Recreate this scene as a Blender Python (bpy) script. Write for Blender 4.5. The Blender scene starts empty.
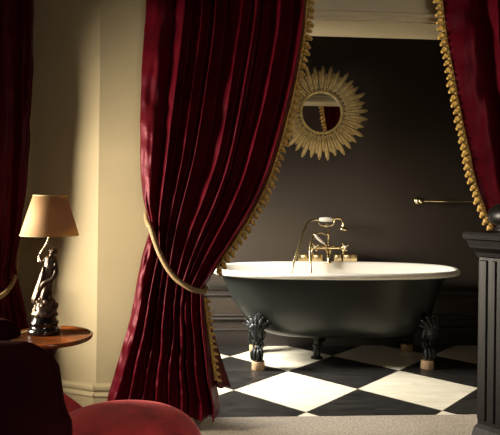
import bpy, bmesh, math, random
from mathutils import Vector, Matrix, noise
C = bpy.context.scene.collection
S = bpy.context.scene
PI = math.pi
random.seed(7)

# ------------------------------------------------------------------ camera
F = 590.0; YAW = 0.0637; ROLL = 0.012; HY = 198.0; CH = 1.2
cam = bpy.data.cameras.new('camera'); co = bpy.data.objects.new('camera', cam); C.objects.link(co)
cam.sensor_width = 36; cam.lens = 36*F/500; cam.shift_y = -(217.5-HY)/500
co.location = (0, 0, CH)
co.rotation_mode = 'QUATERNION'
cfw = Vector((math.sin(YAW), math.cos(YAW), 0)).normalized()
crt = Vector((cfw.y, -cfw.x, 0))
Mx = Matrix((crt, Vector((0, 0, 1)), -cfw)).transposed()
co.rotation_quaternion = (Mx.to_quaternion() @ Matrix.Rotation(ROLL, 3, 'Z').to_quaternion())
cam.clip_start = 0.05
S.camera = co

def at(px, py, Y):
    """point of the place at depth Y seen in the photograph at px, py"""
    u = px-250; v = py-HY
    a = u*math.cos(ROLL)+v*math.sin(ROLL); b = -u*math.sin(ROLL)+v*math.cos(ROLL)
    d = cfw + crt*(a/F) + Vector((0, 0, -b/F))
    return Vector((0, 0, CH)) + d*(Y/d.y)

# ------------------------------------------------------------------ world, lights, exposure
w = bpy.data.worlds.new('world'); S.world = w; w.use_nodes = True
w.node_tree.nodes['Background'].inputs[0].default_value = (0.75, 0.85, 1.0, 1)
w.node_tree.nodes['Background'].inputs[1].default_value = 0.03
S.view_settings.view_transform = 'Standard'; S.view_settings.look = 'None'
S.view_settings.gamma = 1; S.view_settings.exposure = 0.0

def area(name, loc, target, sx, sy, power, col, spread=PI):
    l = bpy.data.lights.new(name, 'AREA'); l.shape = 'RECTANGLE'; l.size = sx; l.size_y = sy
    l.energy = power; l.color = col; l.spread = spread
    o = bpy.data.objects.new(name, l); C.objects.link(o); o.location = loc
    o.rotation_mode = 'QUATERNION'
    o.rotation_quaternion = (Vector(target)-Vector(loc)).to_track_quat('-Z', 'Y')
    return o
area('window_daylight', (-2.35, 2.53, 1.08), (-0.6, 3.1, 1.15), 0.65, 0.8, 235, (1.0, 0.88, 0.70))
area('bath_window_daylight', (-0.92, 4.10, 1.25), (0.15, 4.05, 0.45), 0.45, 0.8, 70, (1.0, 0.95, 0.85), math.radians(100))
area('rear_fill_high', (0.7, -2.2, 2.99), (1.0, 3.6, 0.0), 0.7, 0.22, 200, (1.0, 0.92, 0.8))  # added fill lamp behind the camera, steep so it lights mainly the floor
area('rear_fill_soft', (1.05, -1.75, 1.9), (0.7, 3.4, 1.6), 0.9, 1.0, 4.4, (1.0, 0.9, 0.78), math.radians(60))  # added soft fill from the rear, for the fringe and mirror petals

# ------------------------------------------------------------------ materials
def lin(c):
    return tuple(((x/255)/12.92 if x/255 <= .04045 else ((x/255+.055)/1.055)**2.4) for x in c)+(1,)
def mat(name, col, rough=.6, metal=0, var=.12, nscale=6, bump=0, bscale=60, stretch=(1, 1, 1), sheen=0, coat=0, spec=.5, col2=None, sheen_tint=None, bdist=.004):
    m = bpy.data.materials.new(name); m.use_nodes = True
    nt = m.node_tree; p = nt.nodes['Principled BSDF']
    p.inputs['Roughness'].default_value = rough; p.inputs['Metallic'].default_value = metal
    p.inputs['Specular IOR Level'].default_value = spec
    p.inputs['Sheen Weight'].default_value = sheen; p.inputs['Coat Weight'].default_value = coat
    p.inputs['Sheen Roughness'].default_value = .4
    if sheen_tint: p.inputs['Sheen Tint'].default_value = sheen_tint
    tc = nt.nodes.new('ShaderNodeTexCoord'); mp = nt.nodes.new('ShaderNodeMapping')
    mp.inputs['Scale'].default_value = stretch
    nt.links.new(tc.outputs['Object'], mp.inputs[0])
    n = nt.nodes.new('ShaderNodeTexNoise'); n.inputs['Scale'].default_value = nscale; n.inputs['Detail'].default_value = 4
    nt.links.new(mp.outputs[0], n.inputs['Vector'])
    r = nt.nodes.new('ShaderNodeValToRGB')
    c2 = col2 if col2 else tuple(x*(1-var*2) for x in col[:3])+(1,)
    c1 = tuple(min(1, x*(1+var)) for x in col[:3])+(1,) if not col2 else col
    r.color_ramp.elements[0].position = .3; r.color_ramp.elements[1].position = .7
    r.color_ramp.elements[0].color = c2; r.color_ramp.elements[1].color = c1
    nt.links.new(n.outputs['Fac'], r.inputs[0]); nt.links.new(r.outputs[0], p.inputs['Base Color'])
    if bump:
        n2 = nt.nodes.new('ShaderNodeTexNoise'); n2.inputs['Scale'].default_value = bscale; n2.inputs['Detail'].default_value = 3
        nt.links.new(mp.outputs[0], n2.inputs['Vector'])
        b = nt.nodes.new('ShaderNodeBump'); b.inputs['Strength'].default_value = bump; b.inputs['Distance'].default_value = bdist
        nt.links.new(n2.outputs['Fac'], b.inputs['Height']); nt.links.new(b.outputs[0], p.inputs['Normal'])
    return m
M = {}
M['beige'] = mat('beige_wall_paint', lin((182, 166, 130)), .75, var=.03, nscale=3, bump=.15, bscale=90)
M['cream'] = mat('cream_woodwork', lin((226, 212, 176)), .5, var=.03, nscale=5)
M['taupe'] = mat('taupe_wall_paint', lin((64, 54, 44)), .6, var=.05, nscale=3, bump=.12, bscale=60)
M['taupe_wood'] = mat('taupe_panelling', lin((54, 48, 43)), .42, var=.05, nscale=4, bump=.1, bscale=40)
M['deep'] = mat('bounce_cut_wall_paint', lin((84, 72, 60)), .8, var=.04)  # unseen walls made dark to keep bounced light low
M['ceil'] = mat('ceiling_paint', lin((96, 88, 76)), .8, var=.03)  # out-of-view ceiling, darkened against bounce
M['silk'] = mat('crimson_silk', lin((77, 6, 18)), .42, var=.18, nscale=5, bump=.35, bscale=22, stretch=(1, 1, 1.6), sheen=.05, spec=.25, sheen_tint=lin((230, 70, 110)), bdist=.006)
M['silk'].node_tree.nodes['Principled BSDF'].inputs['Specular Tint'].default_value = (1, .32, .42, 1)
M['lining'] = mat('brown_lining', lin((92, 38, 30)), .7, var=.12, nscale=12)
M['gold_silk'] = mat('gold_fringe', lin((214, 172, 84)), .5, var=.3, nscale=70, bump=.6, bscale=160, sheen=.2)
M['rope'] = mat('gold_rope', lin((168, 140, 98)), .6, var=.2, nscale=90, bump=.6, bscale=200)
M['gilt'] = mat('gilded_wood', lin((242, 208, 140)), .42, metal=.18, var=.22, nscale=18, bump=.3, bscale=60)
M['dark_ring'] = mat('dark_gilt', lin((40, 30, 18)), .5, var=.2)
M['brass'] = mat('polished_brass', lin((228, 208, 160)), .22, metal=1, var=.05, nscale=20)
M['ceramic'] = mat('white_porcelain', lin((240, 234, 222)), .15, var=.01, coat=.5)
M['enamel'] = mat('white_enamel', lin((240, 234, 222)), .22, var=.015, coat=.4)
M['tub'] = mat('dark_green_black_paint', lin((30, 32, 29)), .34, var=.1, nscale=4, bump=.12, bscale=30)
M['iron'] = mat('black_cast_iron', lin((38, 39, 40)), .35, metal=.4, var=.25, nscale=30, bump=.4, bscale=80)
M['block'] = mat('pale_pine_block', lin((190, 158, 122)), .6, var=.12, nscale=10, stretch=(1, 1, 8))
M['wood'] = mat('mahogany', lin((126, 66, 28)), .25, var=.28, nscale=4, stretch=(2, 14, 2), coat=.4)
M['darkwood'] = mat('dark_turned_wood', lin((60, 34, 22)), .3, var=.2, nscale=10, coat=.3)
M['blackwood'] = mat('black_painted_wood', lin((17, 14, 12)), .42, var=.2, nscale=8, bump=.2, bscale=30, stretch=(1, 1, .2))
M['bronze'] = mat('dark_bronze', lin((88, 74, 62)), .36, metal=.7, var=.3, nscale=25, bump=.35, bscale=90)
M['blackbase'] = mat('black_lacquer', lin((16, 14, 13)), .15, var=.1, coat=.6)
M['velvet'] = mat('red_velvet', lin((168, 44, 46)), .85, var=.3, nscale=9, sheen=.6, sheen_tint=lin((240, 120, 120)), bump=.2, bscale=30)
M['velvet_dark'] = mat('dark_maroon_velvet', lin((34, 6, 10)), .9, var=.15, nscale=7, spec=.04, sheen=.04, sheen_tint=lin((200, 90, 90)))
M['cord'] = mat('pale_lamp_cord', lin((200, 180, 130)), .6)
M['pipe'] = mat('dark_waste_pipe', lin((40, 38, 36)), .35, metal=.6)

def shade_mat():
    m = bpy.data.materials.new('parchment_shade'); m.use_nodes = True; nt = m.node_tree
    p = nt.nodes['Principled BSDF']; p.inputs['Base Color'].default_value = lin((208, 172, 128)); p.inputs['Roughness'].default_value = .8
    tr = nt.nodes.new('ShaderNodeBsdfTranslucent'); tr.inputs[0].default_value = lin((240, 196, 130))
    n = nt.nodes.new('ShaderNodeTexNoise'); n.inputs['Scale'].default_value = 60
    b = nt.nodes.new('ShaderNodeBump'); b.inputs['Strength'].default_value = .1
    nt.links.new(n.outputs['Fac'], b.inputs['Height']); nt.links.new(b.outputs[0], p.inputs['Normal'])
    mx = nt.nodes.new('ShaderNodeMixShader'); mx.inputs[0].default_value = .35
    nt.links.new(p.outputs[0], mx.inputs[1]); nt.links.new(tr.outputs[0], mx.inputs[2])
    nt.links.new(mx.outputs[0], nt.nodes['Material Output'].inputs[0]); return m
M['shade'] = shade_mat()
def glass_mat():
    m = bpy.data.materials.new('window_glass'); m.use_nodes = True; nt = m.node_tree
    t = nt.nodes.new('ShaderNodeBsdfTransparent'); g = nt.nodes.new('ShaderNodeBsdfGlossy'); g.inputs['Roughness'].default_value = .02
    mx = nt.nodes.new('ShaderNodeMixShader'); mx.inputs[0].default_value = .06
    nt.links.new(t.outputs[0], mx.inputs[1]); nt.links.new(g.outputs[0], mx.inputs[2])
    nt.links.new(mx.outputs[0], nt.nodes['Material Output'].inputs[0]); return m
M['glass'] = glass_mat()
def mirror_mat():
    m = bpy.data.materials.new('mirror_glass'); m.use_nodes = True; p = m.node_tree.nodes['Principled BSDF']
    p.inputs['Base Color'].default_value = (.9, .88, .84, 1); p.inputs['Metallic'].default_value = 1; p.inputs['Roughness'].default_value = .01
    return m
M['mirror'] = mirror_mat()

TD = 0.784; TOX = 0.54; TOY = 3.68     # diagonal of a floor tile and a corner of the grid
def tile_mat():
    m = bpy.data.materials.new('checkered_marble'); m.use_nodes = True; nt = m.node_tree; L = nt.links.new
    p = nt.nodes['Principled BSDF']
    tc = nt.nodes.new('ShaderNodeTexCoord')
    sub = nt.nodes.new('ShaderNodeVectorMath'); sub.operation = 'SUBTRACT'; sub.inputs[1].default_value = (TOX, TOY, 0)
    L(tc.outputs['Object'], sub.inputs[0])
    sx = nt.nodes.new('ShaderNodeSeparateXYZ'); L(sub.outputs[0], sx.inputs[0])
    def mth(op, a, b=None):
        n = nt.nodes.new('ShaderNodeMath'); n.operation = op
        for i, v in enumerate((a, b)):
            if v is None: continue
            if isinstance(v, (int, float)): n.inputs[i].default_value = v
            else: L(v, n.inputs[i])
        return n.outputs[0]
    # nodes of the grid lie at (i,j)*TD/2 with i+j odd  ->  shift by half a diagonal
    X = mth('ADD', sx.outputs[0], TD/2)
    u = mth('DIVIDE', mth('ADD', X, sx.outputs[1]), TD)
    v = mth('DIVIDE', mth('SUBTRACT', X, sx.outputs[1]), TD)
    par = mth('MODULO', mth('ADD', mth('ADD', mth('FLOOR', u), mth('FLOOR', v)), 100), 2)
    fu = mth('ABSOLUTE', mth('SUBTRACT', mth('FRACT', u), .5)); fv = mth('ABSOLUTE', mth('SUBTRACT', mth('FRACT', v), .5))
    gr = mth('GREATER_THAN', mth('MAXIMUM', fu, fv), .4965)
    n = nt.nodes.new('ShaderNodeTexNoise'); n.inputs['Scale'].default_value = 5; n.inputs['Detail'].default_value = 6; n.inputs['Distortion'].default_value = 1.2
    mp = nt.nodes.new('ShaderNodeMapping'); mp.inputs['Scale'].default_value = (1, 4, 1); L(tc.outputs['Object'], mp.inputs[0]); L(mp.outputs[0], n.inputs['Vector'])
    rb = nt.nodes.new('ShaderNodeValToRGB'); rb.color_ramp.elements[0].color = lin((22, 21, 20)); rb.color_ramp.elements[1].color = lin((50, 48, 46))
    rw = nt.nodes.new('ShaderNodeValToRGB'); rw.color_ramp.elements[0].color = lin((206, 198, 176)); rw.color_ramp.elements[1].color = lin((232, 226, 208))
    for r in (rb, rw):
        r.color_ramp.elements[0].position = .3; r.color_ramp.elements[1].position = .75; L(n.outputs['Fac'], r.inputs[0])
    mx = nt.nodes.new('ShaderNodeMix'); mx.data_type = 'RGBA'
    L(par, mx.inputs[0]); L(rw.outputs[0], mx.inputs[6]); L(rb.outputs[0], mx.inputs[7])
    mg = nt.nodes.new('ShaderNodeMix'); mg.data_type = 'RGBA'; L(gr, mg.inputs[0]); L(mx.outputs[2], mg.inputs[6]); mg.inputs[7].default_value = lin((110, 102, 88))
    L(mg.outputs[2], p.inputs['Base Color']); p.inputs['Roughness'].default_value = .38
    n3 = nt.nodes.new('ShaderNodeTexNoise'); n3.inputs['Scale'].default_value = 25; L(mp.outputs[0], n3.inputs['Vector'])
    b = nt.nodes.new('ShaderNodeBump'); b.inputs['Strength'].default_value = .15; b.inputs['Distance'].default_value = .003
    L(n3.outputs['Fac'], b.inputs['Height']); L(b.outputs[0], p.inputs['Normal'])
    return m
M['tile'] = tile_mat()
M['dark_carpet'] = mat('bounce_cut_carpet', lin((62, 36, 32)), .95, nscale=90, bump=.6, bscale=200)  # unseen carpet, dark only so it bounces less light
M['carpet'] = mat('speckled_beige_carpet', lin((184, 172, 156)), .95, nscale=110, col2=lin((120, 110, 98)), bump=.8, bscale=220)

# ------------------------------------------------------------------ mesh helpers
def link(name, me, parent=None, m=None, smooth=True):
    o = bpy.data.objects.new(name, me); C.objects.link(o)
    if m: me.materials.append(m)
    if smooth: me.polygons.foreach_set('use_smooth', [True]*len(me.polygons))
    if parent: o.parent = parent
    return o
def build(name, bm, m, parent=None, smooth=True, auto=None):
    me = bpy.data.meshes.new(name); bmesh.ops.recalc_face_normals(bm, faces=bm.faces[:]); bm.to_mesh(me); bm.free()
    o = link(name, me, parent, m, smooth)
    if auto: me.set_sharp_from_angle(angle=math.radians(auto))
    return o
def tag(o, label=None, cat=None, group=None, kind=None):
    if label: o['label'] = label
    if cat: o['category'] = cat
    if group: o['group'] = group
    if kind: o['kind'] = kind
    return o
def thing(name, loc, label, cat, group=None, rz=0):
    o = bpy.data.objects.new(name, None); C.objects.link(o); o.location = loc; o.rotation_euler = (0, 0, rz)
    o.empty_display_size = .1
    return tag(o, label, cat, group)
def box(bm, lo, hi, bev=0):
    r = bmesh.ops.create_cube(bm, size=1); vs = r['verts']
    for v in vs:
        v.co = Vector([lo[i]+(v.co[i]+.5)*(hi[i]-lo[i]) for i in range(3)])
    if bev:
        es = list({e for v in vs for e in v.link_edges})
        bmesh.ops.bevel(bm, geom=es, offset=bev, segments=2, profile=.5, affect='EDGES')
def struct(name, boxes, m, bev=0, label=None):
    bm = bmesh.new()
    for lo, hi in boxes: box(bm, lo, hi, bev)
    o = build(name, bm, m, smooth=False); o['kind'] = 'structure'
    if label: o['label'] = label
    return o
def lathe(bm, prof, seg=32, c=(0, 0, 0), axis=Vector((0, 0, 1)), wob=None, ring=False):
    """prof: (radius, height) list, turned about axis through c"""
    q = Vector((0, 0, 1)).rotation_difference(axis.normalized()); c = Vector(c); rings = []
    for r, h in prof:
        if r <= 1e-6: rings.append([bm.verts.new(c+q@Vector((0, 0, h)))]); continue
        ring_ = []
        for i in range(seg):
            a = 2*PI*i/seg; rr = r*(wob(a, h) if wob else 1)
            ring_.append(bm.verts.new(c+q@Vector((rr*math.cos(a), rr*math.sin(a), h))))
        rings.append(ring_)
    if ring: rings.append(rings[0])
    for A, B in zip(rings, rings[1:]):
        for i in range(seg):
            j = (i+1) % seg
            if len(A) == 1 and len(B) == 1: break
            if len(A) == 1: bm.faces.new((A[0], B[i], B[j]))
            elif len(B) == 1: bm.faces.new((A[i], A[j], B[0]))
            else: bm.faces.new((A[i], A[j], B[j], B[i]))
    for R in (() if ring else (rings[0], rings[-1])):
        if len(R) > 1:
            try: bm.faces.new(R)
            except ValueError: pass
def catmull(P, n=8):
    P = [Vector(p) for p in P]; out = []
    for i in range(len(P)-1):
        p0 = P[max(i-1, 0)]; p1 = P[i]; p2 = P[i+1]; p3 = P[min(i+2, len(P)-1)]
        for k in range(n):
            t = k/n
            out.append(.5*((2*p1)+(p2-p0)*t+(2*p0-5*p1+4*p2-p3)*t*t+(3*p1-p0-3*p2+p3)*t**3))
    out.append(P[-1]); return out
def tube(bm, pts, rad, seg=10, cap=True, flat=1.0, twist=0, lobes=0, closed=False):
    """sweep; rad a number or list; lobes/twist make a laid rope"""
    pts = [Vector(p) for p in pts]; n = len(pts)
    rr = rad if isinstance(rad, (list, tuple)) else [rad]*n
    if len(rr) != n:
        rr = [rr[min(len(rr)-1, int(i/(n-1)*(len(rr)-1)))]*(1-(i/(n-1)*(len(rr)-1))%1)+rr[min(len(rr)-1, int(i/(n-1)*(len(rr)-1))+1)]*((i/(n-1)*(len(rr)-1))%1) for i in range(n)]
    up = None; rings = []; dist = 0
    for i, p in enumerate(pts):
        t = (pts[min(i+1, n-1)]-pts[max(i-1, 0)])
        if closed: t = pts[(i+1) % n]-pts[(i-1) % n]
        t = t.normalized() if t.length > 1e-9 else Vector((0, 0, 1))
        if up is None:
            up = t.orthogonal().normalized()
        up = (up-t*up.dot(t)).normalized(); s = t.cross(up)
        if i: dist += (p-pts[i-1]).length
        ring = []
        for k in range(seg):
            a = 2*PI*k/seg
            r = rr[i]*(1+(.16*abs(math.sin(lobes/2*(a-twist*dist)))*2-.16 if lobes else 0))
            ring.append(bm.verts.new(p+up*math.cos(a)*r*flat+s*math.sin(a)*r))
        rings.append(ring)
    m = n if closed else n-1
    for i in range(m):
        A = rings[i]; B = rings[(i+1) % n]
        for k in range(seg): bm.faces.new((A[k], A[(k+1) % seg], B[(k+1) % seg], B[k]))
    if cap and not closed:
        bm.faces.new(rings[0]); bm.faces.new(rings[-1])
def ball(bm, c, r, sc=(1, 1, 1), rot=None, seg=16):
    mt = Matrix.Translation(Vector(c)) @ (rot.to_matrix().to_4x4() if rot else Matrix()) @ Matrix.Diagonal((r*sc[0], r*sc[1], r*sc[2], 1))
    bmesh.ops.create_uvsphere(bm, u_segments=seg, v_segments=max(6, seg//2+2), radius=1, matrix=mt)
def prism(bm, prof, a, b, nrm):
    """extrude a moulding profile [(out, z)] from point a to b; out along nrm"""
    a = Vector(a); b = Vector(b); n = Vector(nrm)
    A = [bm.verts.new(a+n*o+Vector((0, 0, z))) for o, z in prof]
    B = [bm.verts.new(b+n*o+Vector((0, 0, z))) for o, z in prof]
    for i in range(len(prof)):
        j = (i+1) % len(prof); bm.faces.new((A[i], A[j], B[j], B[i]))
    bm.faces.new(A); bm.faces.new(B)
def dup(o, parent=None):
    c = o.copy(); C.objects.link(c); c.parent = parent
    for ch in list(o.children):
        dup(ch, c)
    return c

# ------------------------------------------------------------------ the room
YW = 3.2; YB = 3.53; BK = 4.80; HZ = 2.185; JL = -0.26; JR = 1.70; CE = 2.9
XL = -1.42                      # left wall of the front room
c96 = at(96, 384, YW); CX = c96.x
cant = math.radians(24)
def on_cant(t): return Vector((CX-t*math.cos(cant), YW+t*math.sin(cant), 0))
tL = (CX-XL)/math.cos(cant); CL = on_cant(tL)
struct('floor_carpet', [((XL-.3, -1.6, -.1), (2.7, 2.86, .01))], M['dark_carpet'], label='unseen front room carpet, darkened to cut bounced light')
struct('floor_threshold', [((XL-.3, 2.86, -.1), (2.7, YW-.001, .01))], M['carpet'], label='speckled beige strip in front of the bathroom opening')
bmf = bmesh.new(); box(bmf, (-1.7, YW, -.1), (2.7, BK+.2, 0)); ft = build('floor', bmf, M['tile'], smooth=False); tag(ft, kind='structure', label='black and cream diagonal checkered floor')
# piece of floor under the canted corner
bmf = bmesh.new()
vs = [bmf.verts.new(p) for p in (Vector((CX, YW, .01)), Vector((XL-.3, YW, .01)), Vector((XL-.3, CL.y, .01)), Vector((XL, CL.y, .01)))]
bmf.faces.new(vs); build('floor_bay', bmf, M['dark_carpet'], smooth=False)['kind'] = 'structure'
struct('ceiling', [((XL-.3, -1.6, CE), (2.7, BK+.2, CE+.1))], M['ceil'])
# middle wall with the wide opening
struct('wall_middle', [((CX, YW, 0), (JL, YB-.012, CE)), ((JL, YW, HZ), (JR, YB-.012, CE)), ((JR, YW, 0), (2.6, YB-.012, CE))], M['beige'])
bmf = bmesh.new()
q = [Vector((CX, YW, 0)), CL, CL+Vector((0, .12, 0)), Vector((CX, YW+.12, 0))]
A = [bmf.verts.new(p) for p in q]; B = [bmf.verts.new(p+Vector((0, 0, CE))) for p in q]
for i in range(4): bmf.faces.new((A[i], A[(i+1) % 4], B[(i+1) % 4], B[i]))
bmf.faces.new(A); bmf.faces.new(B)
build('wall_canted', bmf, M['beige'], smooth=False)['kind'] = 'structure'
WY0, WY1, WZ0, WZ1 = 1.35, 2.92, .6, 1.5
struct('wall_left', [((XL-.2, -1.5, 0), (XL, WY0, CE)), ((XL-.2, WY1, 0), (XL, CL.y+.1, CE)), ((XL-.2, WY0, 0), (XL, WY1, WZ0)), ((XL-.2, WY0, WZ1), (XL, WY1, CE))], M['deep'])
struct('wall_right', [((2.5, -1.5, 0), (2.6, YW, CE))], M['deep'])
RX0, RX1 = .2, 1.5  # rear opening, sized to pass the added fill lamps
struct('wall_rear', [((XL-.2, -1.6, 0), (RX0, -1.5, CE)), ((RX1, -1.6, 0), (2.6, -1.5, CE)), ((RX0, -1.6, 0), (RX1, -1.5, .8)), ((RX0, -1.6, 2.66), (RX1, -1.5, CE))], M['deep'])
# bathroom
BXL = -0.62; BXR = 2.5
struct('wall_back', [((BXL-.1, BK, 0), (BXR+.1, BK+.12, CE))], M['taupe'])
struct('wall_bath_right', [((BXR, YB-.012, 0), (BXR+.1, BK, CE))], M['taupe'])
BY0, BY1 = 3.72, 4.48
struct('wall_bath_left', [((BXL-.15, 3.32, 0), (BXL, BY0, CE)), ((BXL-.15, BY1, 0), (BXL, BK, CE)), ((BXL-.15, BY0, 0), (BXL, BY1, .7)), ((BXL-.15, BY0, 2.1), (BXL, BY1, CE))], M['taupe'])
struct('wall_bath_front', [((BXL, YB-.012, 0), (JL-.1, YB, CE)), ((JL-.1, YB-.012, HZ+.13), (JR+.1, YB, CE)), ((JR+.1, YB-.012, 0), (BXR, YB, CE))], M['taupe'])
def window(name, x, y0, y1, z0, z1, axis='x'):
    bm = bmesh.new(); t = .045
    def bx(a0, a1, c0, c1):
        if axis == 'x': box(bm, (x-.03, a0, c0), (x+.03, a1, c1), .004)
        else: box(bm, (a0, x-.03, c0), (a1, x+.03, c1), .004)
    bx(y0, y0+t, z0, z1); bx(y1-t, y1, z0, z1); bx(y0, y1, z0, z0+t); bx(y0, y1, z1-t, z1)
    o = build(name, bm, M['cream'], smooth=False); o['kind'] = 'structure'
    bm = bmesh.new()
    if axis == 'x': box(bm, (x-.003, y0+t, z0+t), (x+.003, y1-t, z1-t))
    else: box(bm, (y0+t, x-.003, z0+t), (y1-t, x+.003, z1-t))
    build('window_pane', bm, M['glass'], o, smooth=False)
window('window_1', XL-.12, WY0, WY1, WZ0, WZ1)
window('window_2', BXL-.08, BY0, BY1, .7, 2.1)
window('added_rear_window', -1.55, RX0, RX1, .8, 2.66, 'y')  # unseen window, put in to carry the rear fill lamps
# skirting of the front room
bprof = [(0, 0.01), (.022, .01), (.022, .128), (.026, .132), (.030, .140), (.024, .148), (.016, .156), (.020, .162), (.026, .172), (.026, .186), (.018, .194), (.008, .198), (0, .2)]
bm = bmesh.new(); prism(bm, bprof, (CX-.006, YW, 0), (JL, YW, 0), (0, -1, 0)); build('baseboard_middle', bm, M['beige'], smooth=False)['kind'] = 'structure'
nc = Vector((-math.sin(cant), -math.cos(cant), 0))
bm = bmesh.new(); prism(bm, bprof, Vector((CX, YW, 0)), CL, nc); build('baseboard_canted', bm, M['beige'], smooth=False)['kind'] = 'structure'
bm = bmesh.new(); prism(bm, bprof, (JR, YW, 0), (2.5, YW, 0), (0, -1, 0)); build('baseboard_right', bm, M['cream'], smooth=False)['kind'] = 'structure'
struct('trim_3', [((JL, YW+.006, HZ-.008), (JR, YB-.018, HZ))], M['cream'])  # added soffit board, paler than the header to stand in for bounced light
# architrave mouldings on both faces of the header
ap = [(0, .0), (.010, .0), (.010, .022), (.022, .028), (.026, .036), (.022, .044), (.006, .05), (.006, .125), (0, .13)]
bm = bmesh.new(); prism(bm, ap, (JL, YW, HZ), (JR, YW, HZ), (0, -1, 0)); build('trim_1', bm, M['cream'], smooth=False)['kind'] = 'structure'
ap2 = [(0, 0), (.014, 0), (.014, .045), (.020, .050), (.014, .056), (.014, .095), (.03, .11), (.03, .13), (0, .13)]
bm = bmesh.new(); prism(bm, ap2, (JL-.1, YB-.012, HZ), (JR+.1, YB-.012, HZ), (0, 1, 0)); build('trim_2', bm, M['cream'], smooth=False)['kind'] = 'structure'
# wainscot on the bathroom walls
def wains(a, b, n, tagn):
    bm = bmesh.new(); prism(bm, [(0, 0), (.03, 0), (.03, .125), (.036, .13), (.030, .142), (.012, .15), (0, .15)], a, b, n); o = build('baseboard_'+tagn, bm, M['taupe_wood'], smooth=False); o['kind'] = 'structure'
    bm = bmesh.new(); prism(bm, [(0, .205), (.010, .205), (.022, .215), (.012, .228), (.012, .236), (.02, .244), (.01, .256), (0, .256)], a, b, n); build('trim_panel_'+tagn, bm, M['taupe_wood'], smooth=False)['kind'] = 'structure'
    bm = bmesh.new(); prism(bm, [(0, .40), (.010, .40), (.016, .412), (.012, .42), (.012, .445), (.022, .455), (.030, .47), (.040, .49), (.040, .505), (.02, .515), (0, .52)], a, b, n); build('trim_dado_'+tagn, bm, M['taupe_wood'], smooth=False)['kind'] = 'structure'
wains((BXL, BK, 0), (BXR, BK, 0), (0, -1, 0), 'back')
wains((BXR, YB, 0), (BXR, BK, 0), (-1, 0, 0), 'right')

# ------------------------------------------------------------------ the bath
RZ = .684; TX = .933; TY = 4.35; TILT = math.radians(1.6)
tub = thing('bathtub', (TX, TY, .06), 'dark green-black roll-top bathtub with white rim on black claw feet', 'bathtub')
def supel(a, n=2.5):
    c, s = math.cos(a), math.sin(a)
    return (math.copysign(abs(c)**(2/n), c), math.copysign(abs(s)**(2/n), s))
def tubgrid(bm, levels, seg=96):
    rings = []
    for al, ar, b, z, n in levels:
        ring = []
        for i in range(seg):
            cx, sy = supel(2*PI*i/seg, n)
            wgt = .5+.5*cx; aa = al*(1-wgt)+ar*wgt if True else al
            x = cx*(ar if cx > 0 else al); y = sy*b
            ring.append(bm.verts.new((x, y, z-.06 + y*math.tan(TILT)*min(1, max(0, (z-.2)/.4)))))
        rings.append(ring)
    for A, B in zip(rings, rings[1:]):
        for i in range(seg): bm.faces.new((A[i], A[(i+1) % seg], B[(i+1) % seg], B[i]))
    return rings
bm = bmesh.new()
lv = [(.880, .874, .297, RZ-.022, 2.5), (.858, .84, .295, RZ-.045, 2.5), (.845, .795, .292, .60, 2.5), (.812, .768, .288, .53, 2.5), (.775, .738, .284, .45, 2.5), (.725, .715, .276, .38, 2.6), (.67, .70, .264, .31, 2.6), (.615, .675, .25, .265, 2.7), (.555, .635, .232, .232, 2.7), (.48, .57, .20, .212, 2.7), (.3, .4, .12, .202, 2.4)]
rg = tubgrid(bm, lv); bm.faces.new(rg[-1]); build('tub_shell', bm, M['tub'], tub)
bm = bmesh.new(); R0 = .024; lv = []
for k in range(11):           # the rolled lip
    a = math.radians(-75+k*(255)/10)     # from underneath, round the outside, to the inside
    off = R0*math.cos(a); z = RZ-R0*.6+R0*math.sin(a)*.95
    lv.append((.906+off, .902+off, .312+off, z, 2.5))
lv[0] = (.880, .874, .295, RZ-.040, 2.5)
lv += [(.84, .825, .275, RZ-.05, 2.5), (.80, .765, .268, .58, 2.5), (.76, .72, .258, .48, 2.5), (.70, .69, .25, .38, 2.5), (.60, .62, .22, .28, 2.5), (.45, .5, .17, .245, 2.5), (.2, .25, .08, .24, 2.5)]
rg = tubgrid(bm, lv); bm.faces.new(rg[-1]); tag(build('tub_basin', bm, M['enamel'], tub), 'white enamel basin and rolled rim')

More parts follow.
